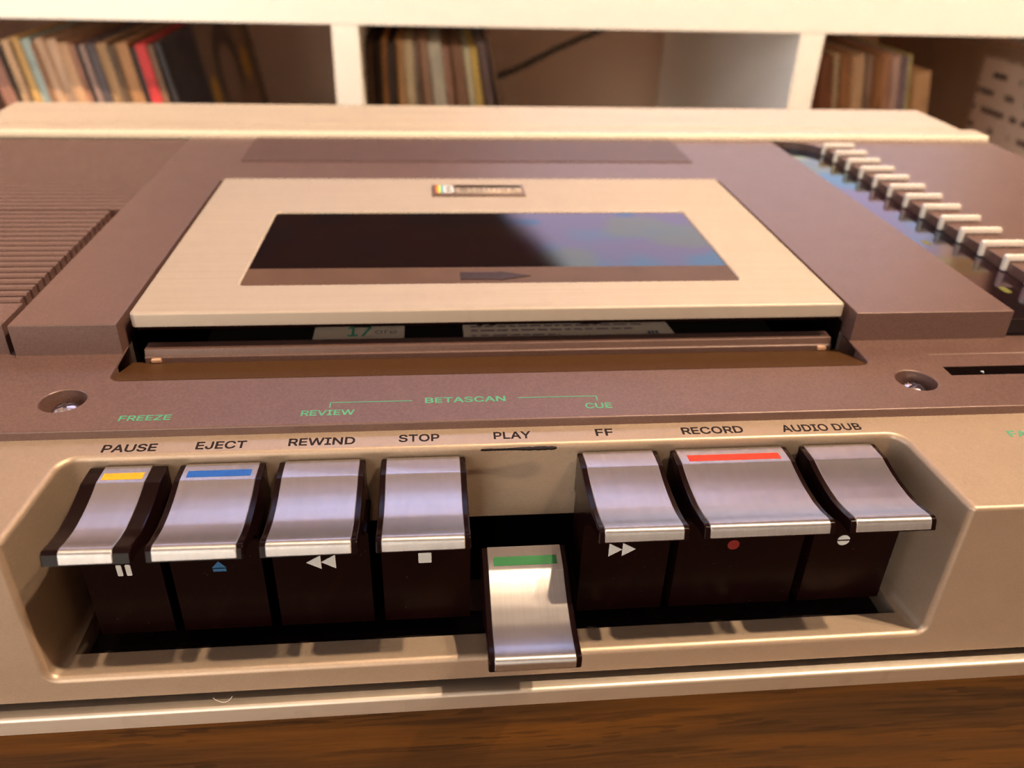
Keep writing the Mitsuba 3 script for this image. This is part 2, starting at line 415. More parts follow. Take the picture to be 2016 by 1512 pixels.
# large dark bowl on top of the shelf: above the frame, mirrored in the cassette door's window
prof = [(0, ST + 0.0501), (0.080, ST + 0.0501), (0.120, ST + 0.090), (0.160, 0.172), (0.185, 0.207), (0.219, 0.237), (0.250, 0.272), (0.270, 0.305), (0.278, 0.330), (0.272, 0.330), (0.243, 0.275), (0.178, 0.208), (0.110, 0.100), (0, 0.085)]
bowl = lathe(prof, 64)
bowl.vertices = bowl.vertices * [1, 0.55, 1] + [-0.10, 0.845, 0]
put('oval_bowl', bowl, 'dark_bowl', smooth=30, label='large dark oval bowl standing on top of the white shelf', cat_='bowl')

# ------------------------------------------------------------------ records
random.seed(4)
def sleeve_mat(name, c, wear=0.5):
    c = np.clip(np.array(c, float) * [1.75, 1.65, 1.5], 0, 0.85)
    hi, lo = np.clip(c * 1.25 + 0.02, 0, 0.9), c * 0.62
    def fn(p, n, uv):
        a = fbm(p.x * 260, p.z * 34 + 11 * c[0], p.y * 40 + 7 * c[2], 3)
        b = smoothstep(0.60, 0.75, noise(p.x * 130 + 30 * c[1], p.z * 70, p.y * 70))
        return mix(lo.tolist(), hi.tolist(), a) * (1 - 0.35 * wear * b)
    return material(name, base_color=proc(fn), roughness=0.6)

def record(xc, z_ref, width, lean, yf, top, color, label, group=None, name='record_sleeve', mat=None, depth=0.312):
    """A sleeve standing on the shelf board, its top leaning towards -x; xc is its middle at height z_ref."""
    h = (top - BOT) / math.cos(lean) - width * math.tan(lean)
    h = max(h, 0.28)
    m = box(-width / 2, width / 2, 0, depth, 0, h, min(0.0008, width * 0.3))
    # foot: the lower right edge rests on the board
    R = trimesh.transformations.rotation_matrix(-lean, [0, 1, 0])
    m.apply_transform(R)
    m.apply_translation([0, 0, BOT - m.vertices[:, 2].min() + 0.0001])
    t = (z_ref - BOT) - width / 2 * math.sin(lean)
    m.apply_translation([xc + math.tan(lean) * t, yf, 0])
    mt = mat or sleeve_mat(f'sleeve_{len([k for k in scene if k.startswith("sleeve_")])}', color)
    return put(name, m, mt, smooth=False, label=label, cat_='record sleeve', group=group)

# left bay: edges at z = -0.032 on the plane of their spines
LEFT = [
 (-319.2, -310.1, (.22, .11, .09), 'mauve brown record spine at the left edge of the picture'),
 (-310.1, -307.2, (.02, .015, .012), 'thin black record spine beside the mauve brown one at far left'),
 (-306.9, -300.0, (.42, .28, .18), 'tan record spine between two dark spines in the left bay'),
 (-299.6, -298.4, (.08, .04, .02), 'very thin dark brown spine between the tan and the orange one'),
 (-298.2, -292.8, (.55, .29, .11), 'orange tan record spine left of the pale blue one'),
 (-292.6, -285.3, (.27, .37, .40), 'pale blue grey record spine in the left bay'),
 (-285.1, -282.3, (.20, .10, .05), 'thin brown spine right of the pale blue one'),
 (-282.1, -275.8, (.36, .25, .18), 'wide faded tan record spine, left one of two'),
 (-275.6, -267.2, (.38, .27, .20), 'wide faded tan record spine, right one of two'),
 (-267.0, -258.7, (.38, .24, .15), 'light brown record spine right of the wide faded pair'),
 (-258.5, -255.4, (.30, .16, .13), 'thin mauve spine in the middle of the left bay'),
 (-255.2, -250.8, (.05, .035, .035), 'dark record spine left of a greyish mauve one'),
 (-250.6, -247.4, (.24, .17, .16), 'thin greyish mauve record spine'),
 (-247.2, -240.8, (.07, .06, .08), 'dark slate blue record spine in the left bay'),
 (-240.6, -232.2, (.30, .19, .10), 'tan record spine right of the slate blue one'),
 (-232.0, -226.2, (.07, .04, .02), 'dark brown spine between two tan ones'),
 (-226.0, -216.9, (.28, .15, .07), 'brown record spine left of the black one'),
 (-216.7, -211.6, (.012, .01, .01), 'black record spine left of the red one'),
 (-211.4, -203.6, (.42, .025, .03), 'bright red record spine in the left bay'),
 (-203.4, -198.9, (.15, .09, .06), 'dark grey brown record spine right of the red one'),
]
tops = [3, 4, 6, 5, 8, 7, 4, 7.5, 7, 5, 4, 3, 4, 4.5, 5, 4, 5.5, 2, 5, 4]
for i, ((a, b, c, lab), tz) in enumerate(zip(LEFT, tops)):
    record((a + b) / 2 * MM, -0.032, (b - a) * MM * 0.985, 0.137, 0.675 + 0.0015 * ((i * 7) % 3), (tz - 3) * MM, c, lab, 'record sleeves in the left bay')

def art_cover(p, n, uv):
    # printed front cover: a near black field, then a brown picture with a dark arch
    u, v = p.y - 0.858, p.z + 0.052
    r = dr.sqrt(dr.square(u * 0.85) + dr.square(v * 0.9))
    ring = smoothstep(0.024, 0.029, r) * (1 - smoothstep(0.040, 0.046, r)) * smoothstep(-0.03, 0.0, v)
    navy = mix((0.020, 0.014, 0.022), (0.048, 0.032, 0.036), fbm(p.y * 30, p.z * 30, 1.0, 3))
    base = mix((0.17, 0.085, 0.05), (0.30, 0.165, 0.10), fbm(p.y * 40, p.z * 40, 2.0, 3))
    c = mix(base, (0.30, 0.16, 0.12), (1 - smoothstep(0.02, 0.027, r)) * 0.7)
    c = mix(c, (0.055, 0.03, 0.022), ring * 0.9)
    s1 = smoothstep(0.018, 0.010, dr.sqrt(dr.square(p.y - 0.790) + dr.square(p.z + 0.055)))
    s2 = smoothstep(0.022, 0.012, dr.sqrt(dr.square(p.y - 0.932) + dr.square(p.z + 0.052)))
    c = mix(c, (0.50, 0.25, 0.03), dr.clip(s1 + s2, 0, 1))
    c = mix(c, (0.10, 0.055, 0.035), smoothstep(0.950, 0.965, p.y) * 0.8)
    return mix(navy, c, smoothstep(0.768, 0.778, p.y))
material('art_cover', base_color=proc(art_cover), roughness=0.5)
record(-0.1938, -0.032, 0.0035, 0.165, 0.675, 0.003, None, 'record sleeve right of the red spine, its cover near black with a brown picture', 'record sleeves in the left bay', mat='art_cover')

MIDDLE = [
 (-48.2, -43.0, (.05, .025, .015), 'dark brown record spine against the left upright of the middle bay', 0.0, 2),
 (-42.6, -36.4, (.018, .012, .01), 'black record spine at the left of the middle bay', 0.0, 2),
 (-36.0, -31.3, (.26, .12, .04), 'thin orange brown spine between two black ones in the middle bay', 0.0, 5),
 (-31.0, -25.5, (.02, .012, .01), 'black spine left of the wide orange tan one', 0.0, 3),
 (-25.2, -17.5, (.46, .25, .12), 'wide orange tan record spine in the middle bay', 0.02, 3.6),
 (-17.2, -9.4, (.52, .36, .25), 'light tan spine right of the wide orange tan one', 0.04, 4),
 (-9.1, -5.0, (.16, .12, .10), 'thin grey brown record spine in the middle bay', 0.06, 4),
 (-4.8, 4.1, (.30, .19, .14), 'grey brown spine with a cream patch in the middle bay', 0.08, 4),
 (4.4, 15.6, (.55, .46, .40), 'wide pale grey record spine in the middle bay', 0.10, 3.5),
 (15.9, 21.5, (.24, .14, .11), 'mauve brown record spine right of the pale grey one', 0.11, 1),
 (21.8, 33.4, (.20, .115, .08), 'wide brown record spine in the middle bay', 0.12, 1),
 (33.7, 39.3, (.58, .44, .33), 'cream record spine left of the orange one in the middle bay', 0.135, 0),
 (39.6, 45.2, (.60, .32, .09), 'orange record spine in the middle bay', 0.145, 0.5),
 (46.2, 54.2, (.14, .105, .12), 'slate record spine right of the orange one in the middle bay', 0.16, 4),
 (55.3, 60.1, (.09, .05, .03), 'tall dark brown sleeve leaning at the right end of the middle records', 0.20, 12),
]
for i, (a, b, c, lab, lean, tz) in enumerate(MIDDLE):
    a += 42 * (lean - MIDDLE[i - 1][4]) if i else 0
    record((a + b) / 2 * MM, -0.040, (b - a) * MM * 0.97, lean, 0.700 + 0.004 * ((i * 5) % 3), (tz - 1) * MM, c, lab, 'record sleeves in the middle bay')

RIGHT = [
 (339.5, 351.4, (.12, .045, .02), 'dark maroon record spine beside the upright in the right bay'),
 (351.8, 360.5, (.56, .36, .25), 'pinkish tan spine right of the dark maroon one'),
 (360.9, 368.8, (.26, .13, .06), 'brown record spine near the left of the right bay'),
 (369.2, 377.9, (.50, .31, .21), 'tan record spine between the brown and the pale one'),
 (378.2, 383.8, (.52, .37, .29), 'pale record spine in the right bay'),
 (384.2, 388.8, (.22, .16, .13), 'thin grey record spine in the right bay'),
 (389.2, 396.3, (.22, .11, .05), 'brown record spine in the middle of the right bay'),
 (396.7, 406.3, (.40, .24, .15), 'wide tan brown record spine in the right bay'),
 (406.7, 413.9, (.42, .31, .30), 'lilac grey record spine in the right bay'),
 (414.3, 418.1, (.17, .14, .19), 'thin bluish record spine in the right bay'),
 (418.5, 426.5, (.66, .43, .22), 'cream yellow record spine in the right bay'),
 (427.6, 442.6, (.48, .28, .16), 'shorter tan box spine at the right end of the row'),
]
for i, (a, b, c, lab) in enumerate(RIGHT):
    record((a + b) / 2 * MM, -0.046, (b - a) * MM * 0.97, 0.17, 0.712 + 0.005 * ((i * 5) % 3), (-3.5 if i < 11 else -16) * MM, c, lab, 'record sleeves in the right bay')

def printed_back(p, n, uv):
    # rows of small type on a pale panel of the cover
    row = p.z * 62
    k = dr.floor(row)
    inrow = smoothstep(0.22, 0.32, row - k) * (1 - smoothstep(0.55, 0.65, row - k))
    word = smoothstep(0.42, 0.52, noise(p.y * 110 + 17 * k, k * 3.7, 1.0))
    inside = (1 - smoothstep(0.772, 0.778, p.y + 0.10 * p.z)) * (1 - smoothstep(-0.014, -0.008, p.z))
    c = mix((0.22, 0.145, 0.10), (0.30, 0.20, 0.135), fbm(p.y * 40, p.z * 40, 3.0, 3))
    c = mix(c, (0.62, 0.50, 0.42), inside)
    return mix(c, (0.12, 0.085, 0.07), inside * inrow * word)
material('printed_back', base_color=proc(printed_back), roughness=0.5)
record(0.530, -0.05, 0.006, 0.10, 0.672, 0.001, None, 'record sleeve with rows of small dark type on its pale back, at the right edge', 'record sleeves in the right bay', mat='printed_back')
record(0.5425, -0.05, 0.010, 0.10, 0.672, 0.001, (.25, .14, .08), 'brown record sleeve leaning behind the sleeve with small type at the right edge', 'record sleeves in the right bay')

# cable hanging in the middle bay
pts = np.array([(-40, 1026, -123), (20, 1026, -103), (62, 1026, -87.5), (90.5, 1026, -76.5), (118, 1026, -65), (160, 1027, -44.3), (206.5, 1030, -25.6), (235, 1042, -10), (262, 1045, 8), (300, 1046, 45), (320, 1046, 100)]) * MM
tt = np.linspace(0, len(pts) - 1, 60)
from scipy.interpolate import CubicSpline
put('power_cable', tube(CubicSpline(np.arange(len(pts)), pts)(tt), 0.0032, 10), 'cable_black' if 'cable_black' in scene else material('cable_black', base_color=(0.035, 0.02, 0.013), roughness=0.5), smooth=True, label='dark power cable hanging across the back of the middle shelf bay', cat_='cable')
pts2 = np.array([(-215, 1042, -154), (-150, 1042, -131), (-110, 1042, -121), (-75, 1042, -117), (-40, 1042, -119)]) * MM
put('power_cable', tube(CubicSpline(np.arange(5), pts2)(np.linspace(0, 4, 30)), 0.0045, 10), 'cable_black', smooth=True, label='dark cable lying low behind the left upright of the middle bay', cat_='cable')

# ------------------------------------------------------------------ video recorder
VR = 'video_cassette_recorder'
tag(VR, 'silver and brown top loading video cassette recorder with piano keys and walnut case', 'video recorder')
XL, XR = -0.203, 0.265
YF = 0.1225                                         # front face of the silver cover
TILT = math.tan(math.radians(4.0)); YS, ZS = 0.1545, -0.0022
top_z = lambda y: ZS - (YS - y) * TILT              # sloping top of the silver cover

# walnut case, trim and seal
put('wooden_case', box(XL - 0.002, XR + 0.002, 0.1215, 0.425, TABLE_Z, -0.0542, 0.0006), 'walnut_veneer', VR)
prof = fillet([(0.1205, -0.0545), (0.128, -0.0545), (0.128, -0.0497), (0.1205, -0.0497)], [0.0003, 0, 0, 0.0009])
put('trim_strip', xprism(prof, XL - 0.003, XR + 0.003, 0.0004), 'trim_aluminium', VR, uv=lambda v: v[:, [0, 2]])
put('seal', box(XL, XR, 0.1262, 0.140, -0.0500, -0.0460), 'seal_black', VR)

# silver front cover with the key recess, as a distance field
def cover_field(X, Y, Z):
    c, s = math.cos(math.atan(TILT)), math.sin(math.atan(TILT))
    top = (Z - (ZS - (YS - Y) * TILT)) * c
    outer = smax(top, YF - Y, 0.0009)
    outer = smax(outer, -0.0472 - Z, 0.0004)
    outer = np.maximum(outer, Y - 0.158)
    outer = np.maximum(outer, np.maximum(XL - X, X - XR))
    depth = np.clip((Y - YF) / 0.0255, -0.3, 1.3)
    left = (-0.0803 + 0.0030 * depth) - X
    right = X - (0.1094 - 0.0032 * depth)
    floor = -0.0405 - 0.02 * (Y - YF) - Z
    rear = Y - (0.1478 - 0.02 * (-0.0035 - Z))
    walls = smax(smax(left, rear, 0.0035), smax(right, rear, 0.0035), 0.0005)
    recess = smax(walls, floor, 0.0022)
    well = np.maximum.reduce([-0.0772 - X, X - 0.1062, 0.1293 - Y, Z + 0.0225])
    return np.maximum(smax(outer, -recess, 0.0013), -well)
seg = lambda a, b, s: np.arange(a, b, s)
gx = np.concatenate([[XL - .001, XL + .0001], seg(-0.198, -0.086, 0.008), seg(-0.086, -0.068, 0.0004), seg(-0.068, 0.096, 0.002), seg(0.096, 0.114, 0.0004), seg(0.114, 0.262, 0.008), [XR - .0001, XR + .001]])
gy = np.concatenate([seg(0.1212, 0.1345, 0.0003), seg(0.1345, 0.1440, 0.0006), seg(0.1440, 0.1595, 0.0003)])
gz = np.concatenate([seg(-0.0480, -0.0462, 0.0002), seg(-0.0462, -0.0440, 0.0004), seg(-0.0440, -0.0370, 0.0003), seg(-0.0370, -0.0100, 0.0006), seg(-0.0100, -0.0010, 0.0003)])
net = surface_net(gx, gy, gz, cover_field)
e = 1e-5
V = np.array(net.vertices)
G = np.stack([cover_field(*(V + d).T) - cover_field(*(V - d).T) for d in np.eye(3) * e], 1)
G /= np.maximum(np.linalg.norm(G, axis=1, keepdims=True), 1e-9)
put('front_cover', net, 'silver_paint', VR, normals=G)
put('key_well', cat(box(-0.080, 0.109, 0.1585, 0.160, -0.062, -0.0065), box(-0.080, 0.109, 0.1285, 0.160, -0.0475, -0.0460), box(-0.0795, -0.0772, 0.1485, 0.160, -0.046, -0.0065), box(0.1062, 0.1085, 0.1485, 0.160, -0.046, -0.0065)), 'well_black', VR, smooth=False)

# legends on the silver cover
def slope_text(word, a, b, y, cap, mat, label):
    m = text(word, a * MM, b * MM, y * MM, cap * MM, bold=True)
    v = m.vertices; v[:, 2] += top_z(v[:, 1]) + 0.00002; m.vertices = v
    put('lettering', m, mat, VR, smooth=False, label=label)
for word, a, b, y in (('PAUSE', -70.4, -59.2, 149.2), ('EJECT', -51.1, -40.6, 149.35), ('REWIND', -31.7, -17.5, 149.6), ('STOP', -8.0, 0.9, 149.85), ('PLAY', 12.9, 21.2, 149.9), ('FF', 35.9, 39.9, 150.0), ('RECORD', 55.7, 70.0, 149.65), ('AUDIO DUB', 79.2, 98.1, 149.5)):
    slope_text(word, a, b, y, 2.35, 'print_black', f'black {word} lettering')
slope_text('FA', 132.0, 136.7, 145.3, 2.0, 'legend_green', 'green FA lettering')

# brown control panel
PX0, PX1 = XL, XR
notch = [(-0.0768, 0.1925), (-0.0768, 0.1752), (0.1122, 0.1752), (0.1122, 0.1925)]
outline = [(PX0, 0.1540), (PX1, 0.1540), (PX1, 0.1925)] + fillet(notch[::-1], [0, 0.003, 0.003, 0]).tolist() + [(PX0, 0.1925)]
circle = lambda cx, cy, r, n=28: np.array([(cx + r * math.cos(2 * math.pi * k / n), cy + r * math.sin(2 * math.pi * k / n)) for k in range(n)])
SCREWS = ((-0.0837, 0.1667), (0.1200, 0.1670))
panel = prism(outline, -0.0050, 0.0, 0.0005, 0, holes=[circle(x, y, 0.0049) for x, y in SCREWS] + [rect(0.1308, 0.176, 0.1692, 0.1800)])
put('control_panel', panel, 'brown_paint', VR)
for x, y in SCREWS:
    cup = lathe([(0.0049, -0.0003), (0.0047, -0.0042), (0.0, -0.0042), (0.0, -0.0047), (0.0054, -0.0047), (0.0054, -0.0003)], 32)
    s = put('screw', moved(cup, t=(x, y, 0)), 'brown_paint', VR, label='recessed cross head screw')
    head = lathe([(0.0, -0.0025), (0.0016, -0.0026), (0.0026, -0.0031), (0.0030, -0.0042), (0.0, -0.0042)], 24)
    import manifold3d as m3
    def man(t):
        t = t.copy(); t.merge_vertices()
        return m3.Manifold(m3.Mesh(np.asarray(t.vertices, np.float32), np.asarray(t.faces, np.uint32)))
    hm = m3.Manifold.revolve(m3.CrossSection([[(0, 0), (3.3, 0), (3.0, 1.1), (2.0, 1.9), (0, 2.2)]]), 24)
    cross = m3.Manifold.cube([4.4, 0.8, 3], True) + m3.Manifold.cube([0.8, 4.4, 3], True)
    hm = hm - cross.rotate([0, 0, 25]).translate([0, 0, 2.4])
    me = hm.to_mesh(); hv = me.vert_properties[:, :3] * MM
    put('screw_head', trimesh.Trimesh(hv + [x, y, -0.0036], me.tri_verts, process=False), 'chrome', s, label='shiny cross slotted head')
# ramp in the notch before the cassette door
ramp = [(-0.0790, 0.1745), (0.1145, 0.1745), (0.1145, 0.1925), (-0.0790, 0.1925)]
m = prism(rect(-0.0775, 0.1130, 0.1755, 0.1925), -0.0090, 0.0)
v = m.vertices; up = v[:, 2] > -0.001
v[up, 2] = np.interp(v[up, 1], [0.1755, 0.1925], [-0.0003, -0.0047]); m.vertices = v
put('loading_ramp', m, 'ramp_brown', VR, smooth=False)
# slider slot on the right
m = prism(rect(0.1300, 0.1765, 0.1745, 0.1805), -0.005, 0.0)
v = m.vertices; up = v[:, 2] > -0.001
v[up, 2] = np.interp(v[up, 1], [0.1745, 0.1805], [-0.0007, -0.0002]); m.vertices = v
put('slot_ramp', m, 'brown_paint', VR, smooth=False)
put('slot_floor', box(0.1300, 0.1765, 0.1685, 0.1746, -0.005, -0.0008), 'well_black', VR, smooth=False)
put('slot_pointer', prism([(0.1402, 0.1718), (0.1410, 0.1718), (0.1406, 0.1708)], -0.0008, -0.0006), 'ink_white', VR, smooth=False)

# green legends on the panel
for word, a, b, y, cap in (('FREEZE', -68.9, -57.9, 157.3, 2.0), ('REVIEW', -29.8, -18.0, 157.5, 2.1), ('BETASCAN', -2.2, 16.5, 161.7, 2.2), ('CUE', 34.7, 40.9, 157.6, 2.2)):
    put('lettering', text(word, a * MM, b * MM, y * MM, cap * MM, 0.00001, bold=True), 'legend_green', VR, smooth=False, label=f'green {word} lettering')
w = 0.00014
def line(xa, xb, ya, yb):
    return box(xa * MM - (w if xa == xb else 0), xb * MM + (w if xa == xb else 0), ya * MM - (w if ya == yb else 0), yb * MM + (w if ya == yb else 0), 0.00001, 0.00007)
put('bracket_line', cat(line(-23.7, -23.7, 160.6, 162.8), line(-23.7, -5.1, 162.8, 162.8)), 'legend_green', VR, smooth=False, label='thin green line from REVIEW to BETASCAN')
put('bracket_line', cat(line(38.0, 38.0, 160.7, 163.0), line(19.4, 38.0, 163.0, 163.0)), 'legend_green', VR, smooth=False, label='thin green line from BETASCAN to CUE')

# worn strip of rubber on the recess rim above the PLAY key
xs = np.linspace(0.0098, 0.0264, 40)
rr = np.random.RandomState(3)
q = (xs - xs[0]) / (xs[-1] - xs[0])
half_ = (0.00012 + 0.00026 * np.clip((q - 0.35) / 0.25, 0, 1)) * np.sqrt(np.clip(np.minimum(q, 1 - q) / 0.05, 0.02, 1)) * (0.75 + 0.5 * rr.rand(40))
mid_ = 0.14615 + 0.00008 * (rr.rand(40) - 0.5)
up_, lo_ = mid_ + half_, mid_ - half_
m = prism(np.vstack([np.column_stack([xs, lo_]), np.column_stack([xs, up_])[::-1]]), 0, 0.0004)
v = m.vertices; v[:, 2] += top_z(v[:, 1]) - 0.00015 + np.where(v[:, 1] < 0.1462, 0, 0); m.vertices = v
put('rubber_strip', m, 'rubber', VR, smooth=False, label='torn remains of a black rubber strip')

# ---------------- piano keys
CURVE = np.array([(147.0, -5.0), (144.5, -4.85), (141.3, -4.72), (140.2, -5.0), (138.0, -5.42), (135.0, -5.82), (132.0, -6.02), (129.0, -6.05), (126.5, -5.82), (124.0, -5.38), (122.2, -4.9), (121.3, -4.72)])
def smooth_curve(c, n=40):
    t = np.r_[0, np.cumsum(np.linalg.norm(np.diff(c, axis=0), axis=1))]
    from scipy.interpolate import PchipInterpolator
    s = np.linspace(0, t[-1], n)
    return np.column_stack([PchipInterpolator(t, c[:, 0])(s), PchipInterpolator(t, c[:, 1])(s)])
flat = CURVE[:3]
dish = smooth_curve(CURVE[2:], 36)
nose = np.array([(120.9, -4.74), (120.5, -4.90), (120.2, -5.2), (120.05, -5.6)])
RIMTOP = np.vstack([flat, dish[1:], nose, [(119.6, -7.2)]])
def key_body(x0_, x1_):
    low = [(120.2, -7.6), (124.0, -8.0), (130.0, -10.5), (133.5, -15.0), (147.0, -15.0)]
    ring = np.vstack([RIMTOP, low]) * MM
    m = xprism(ring, x0_, x1_, 0.00035, steps=2)
    # the trough that takes the metal cap
    return m
def key_cap(x0_, x1_, lift=0.00022):
    top = np.vstack([flat, dish[1:], nose, [(119.72, -6.9)]]) * MM
    t = np.gradient(top, axis=0); t /= np.linalg.norm(t, axis=1, keepdims=True)
    n = np.stack([-t[:, 1], t[:, 0]], 1)
    n = n * np.sign((n @ np.array([-0.3, 1.0]))[:, None])
    a, b = top + n * lift, top - n * 0.0002
    return xprism(np.vstack([a, b[::-1]]), x0_, x1_, 0.00012, steps=1)

YSK = 0.1335                                        # black skirts under the keys
def sym_plate(polys, xc, zc):
    """Flat symbol on a skirt, outline in millimetres about its middle (x to the right, second coordinate up)."""
    out = []
    for p in polys:
        m = prism(np.asarray(p, float) * MM, 0, 0.00015)
        m.vertices = m.vertices[:, [0, 2, 1]] * [1, -1, 1] + [xc, YSK - 0.0000, zc]
        out.append(m)
    return cat(*out)
tri = lambda x, s, d: [(x, 0), (x + d * s, s * 0.62), (x + d * s, -s * 0.62)]
half = lambda sgn: [(1.45 * math.cos(a), sgn * max(0.21, 1.45 * math.sin(a))) for a in np.linspace(0.145, math.pi - 0.145, 14)]
SYMBOLS = {
 'pause': ([rect(-1.45, -0.35, -1.5, 1.5, 0.25), rect(0.35, 1.45, -1.5, 1.5, 0.25)], 'ink_white', 'white pause bars'),
 'eject': ([[(-1.5, -0.35), (1.5, -0.35), (0, 1.45)], rect(-1.35, 1.35, -1.35, -0.6)], 'ink_blue', 'blue eject triangle over a bar'),
 'rewind': ([tri(-3.1, 3.05, 1), tri(-0.05, 3.05, 1)], 'ink_white', 'two white triangles pointing left'),
 'stop': ([rect(-1.4, 1.4, -1.4, 1.4, 0.2)], 'ink_white', 'white stop square'),
 'ff': ([tri(0.0, 3.0, -1), tri(3.0, 3.0, -1)], 'ink_white', 'two white triangles pointing right'),
 'record': ([circle(0, 0, 1.35, 24)], 'ink_red', 'dark red record dot'),
 'dub': ([half(1), half(-1)], 'ink_white', 'white disc split by a bar'),
}
STRIPS = {'PAUSE': 'strip_yellow', 'EJECT': 'strip_blue', 'PLAY': 'strip_green', 'RECORD': 'strip_red'}
#        name     body x0, x1    cap x0, x1     symbol  its x   skirt x0, x1
KEYS = [('PAUSE', -72.4, -56.4, -69.2, -59.6, 'pause', -64.7, -72.9, -57.3),
        ('EJECT', -54.0, -36.2, -52.7, -37.4, 'eject', -45.6, -55.4, -36.8),
        ('REWIND', -33.4, -15.1, -32.1, -16.3, 'rewind', -24.6, -34.6, -14.4),
        ('STOP', -11.8, 6.4, -10.6, 5.2, 'stop', -2.8, -12.0, 6.9),
        ('PLAY', 9.4, 28.0, 10.6, 26.8, None, 0, 10.0, 28.6),
        ('FF', 31.2, 49.4, 32.4, 48.2, 'ff', 40.2, 31.2, 50.8),
        ('RECORD', 52.3, 79.3, 53.5, 78.1, 'record', 65.3, 52.8, 81.4),
        ('AUDIO DUB', 82.3, 100.6, 83.5, 99.4, 'dub', 90.8, 83.7, 103.5)]
for name, a, b, ca, cb, sy, sx, sa, sb in KEYS:
    a, b, ca, cb, sx, sa, sb = (q * MM for q in (a, b, ca, cb, sx, sa, sb))
    body, cap = key_body(a, b), key_cap(ca, cb)
    mats = STRIPS.get(name)
    strip = None
    if mats:
        pad = (cb - ca) * 0.075
        strip = box(ca + pad, cb - pad, 0.1420, 0.1443, -0.0010, 0.00005)
        v = strip.vertices
        v[:, 2] = np.where(v[:, 2] > -0.0005, 0.00030, 0.00010) + np.interp(v[:, 1], CURVE[:3, 0][::-1] * MM, CURVE[:3, 1][::-1] * MM)
        strip.vertices = v
    press = None
    if name == 'PLAY':                              # latched down
        press = rotx(14.6, (0, 0.1203, -0.0048))
    def place(m):
        if press is None:
            return m
        return moved(m, press, (0, -0.0100, -0.0236))
    k = put('piano_key', place(body), 'black_plastic', VR, smooth=28, label=f'{name} key' + (', pressed down' if name == 'PLAY' else ''))
    put('metal_cap', place(cap), 'key_aluminium', k, smooth=24, uv=lambda v: v[:, :2], label='brushed aluminium cap')
    if strip is not None:
        put('color_strip', place(strip), mats, k, smooth=False, label=mats.split('_')[1] + ' colour strip')
    z_sk0 = -0.0398
    if name == 'PLAY':
        sk = box(sa, sb, 0.1345, 0.1365, -0.0458, -0.0420, 0.0003)
    else:
        sk = box(sa, sb, YSK, YSK + 0.0115, z_sk0, -0.0140, 0.0004)
    put('skirt', sk, 'skirt_plastic', k, smooth=False)
    if sy:
        polys, mt, lab = SYMBOLS[sy]
        put('symbol', sym_plate(polys, sx, -0.0214), mt, k, smooth=False, label=lab)

# ---------------- cassette holder, cassette
put('holder_lip', xprism(fillet(np.array([(191.6, -4.9), (196.5, -4.9), (196.5, -1.0), (192.6, -1.0), (192.1, -2.7), (191.6, -2.9)]) * MM, [0, 0, 0, 0.0002, 0, 0.0003]), -0.0735, 0.1095, 0.0003), 'brown_paint', VR, smooth=20)
put('cassette_well', cat(box(-0.0765, 0.1120, 0.194, 0.310, -0.034, -0.032), box(-0.0765, -0.0755, 0.194, 0.310, -0.034, 0.003), box(0.1112, 0.1122, 0.194, 0.310, -0.034, 0.003), box(-0.0765, 0.1122, 0.309, 0.310, -0.034, 0.003), box(-0.0765, 0.1122, 0.1965, 0.1970, -0.034, -0.0047)), 'well_black', VR, smooth=False)
for hx in (-0.0705, 0.1066):
    put('holder_pin', box(hx - 0.0012, hx + 0.0012, 0.1909, 0.1920, -0.0042, -0.0030, 0.0003), 'strip_pin' if 'strip_pin' in scene else material('strip_pin', base_color=(0.85, 0.55, 0.38), roughness=0.35, metallic=0.6), VR)

VC = 'video_cassette'
tag(VC, 'black video cassette with two paper labels inside the recorder under its door', 'video cassette')
CT = -0.0026
put('shell', box(-0.0600, 0.0960, 0.1985, 0.2945, CT - 0.0250, CT, 0.0006), 'cassette_black', VC)
m = prism([(-0.0322, 0.1992), (-0.0078, 0.1992), (-0.0078, 0.2150), (-0.0322, 0.2150)], CT, CT + 0.00012)
put('paper_label', m, 'paper_label', VC, smooth=False, label='pale label with green 17')
for wd, xa, xb in (('17', -0.0232, -0.0168),):
    put('lettering', text(wd, xa, xb, 0.2010, 0.0060, CT + 0.00012, 0.00003, True), 'print_green', VC, smooth=False, label='green 17 lettering')
put('lettering', text('ore', -0.0158, -0.0098, 0.2022, 0.0028, CT + 0.00012, 0.00003), 'print_purple', VC, smooth=False, label='faint small lettering')
m = prism([(0.0083, 0.1992), (0.0672, 0.1992), (0.0655, 0.2150), (0.0083, 0.2150)], CT, CT + 0.00012)
put('paper_label', m, 'paper_label', VC, smooth=False, label='pale label with lines of small purple type')
rs = np.random.RandomState(7)
for row, (y, x_a, x_b, d) in enumerate(((0.1998, 0.0105, 0.0350, .0007), (0.2026, 0.0105, 0.0560, .0010), (0.2052, 0.0105, 0.0590, .0009), (0.2078, 0.0105, 0.0560, .0009))):
    x, words = x_a, []
    while x < x_b:
        wl = 0.0012 + 0.0030 * rs.rand()
        words.append(box(x, min(x + wl, x_b), y, y + d, CT + 0.00012, CT + 0.00016)); x += wl + 0.0006 + 0.0004 * rs.rand()
    put('type_line', cat(*words), 'print_purple', VC, smooth=False)
put('emblem', cat(*[box(0.0598 + 0.0011 * q, 0.0598 + 0.0011 * q + 0.0007, 0.1995, 0.2012 + 0.0001 * q, CT + 0.00012, CT + 0.00016) for q in range(3)]), 'print_blue', VC, smooth=False, label='small dark blue emblem')

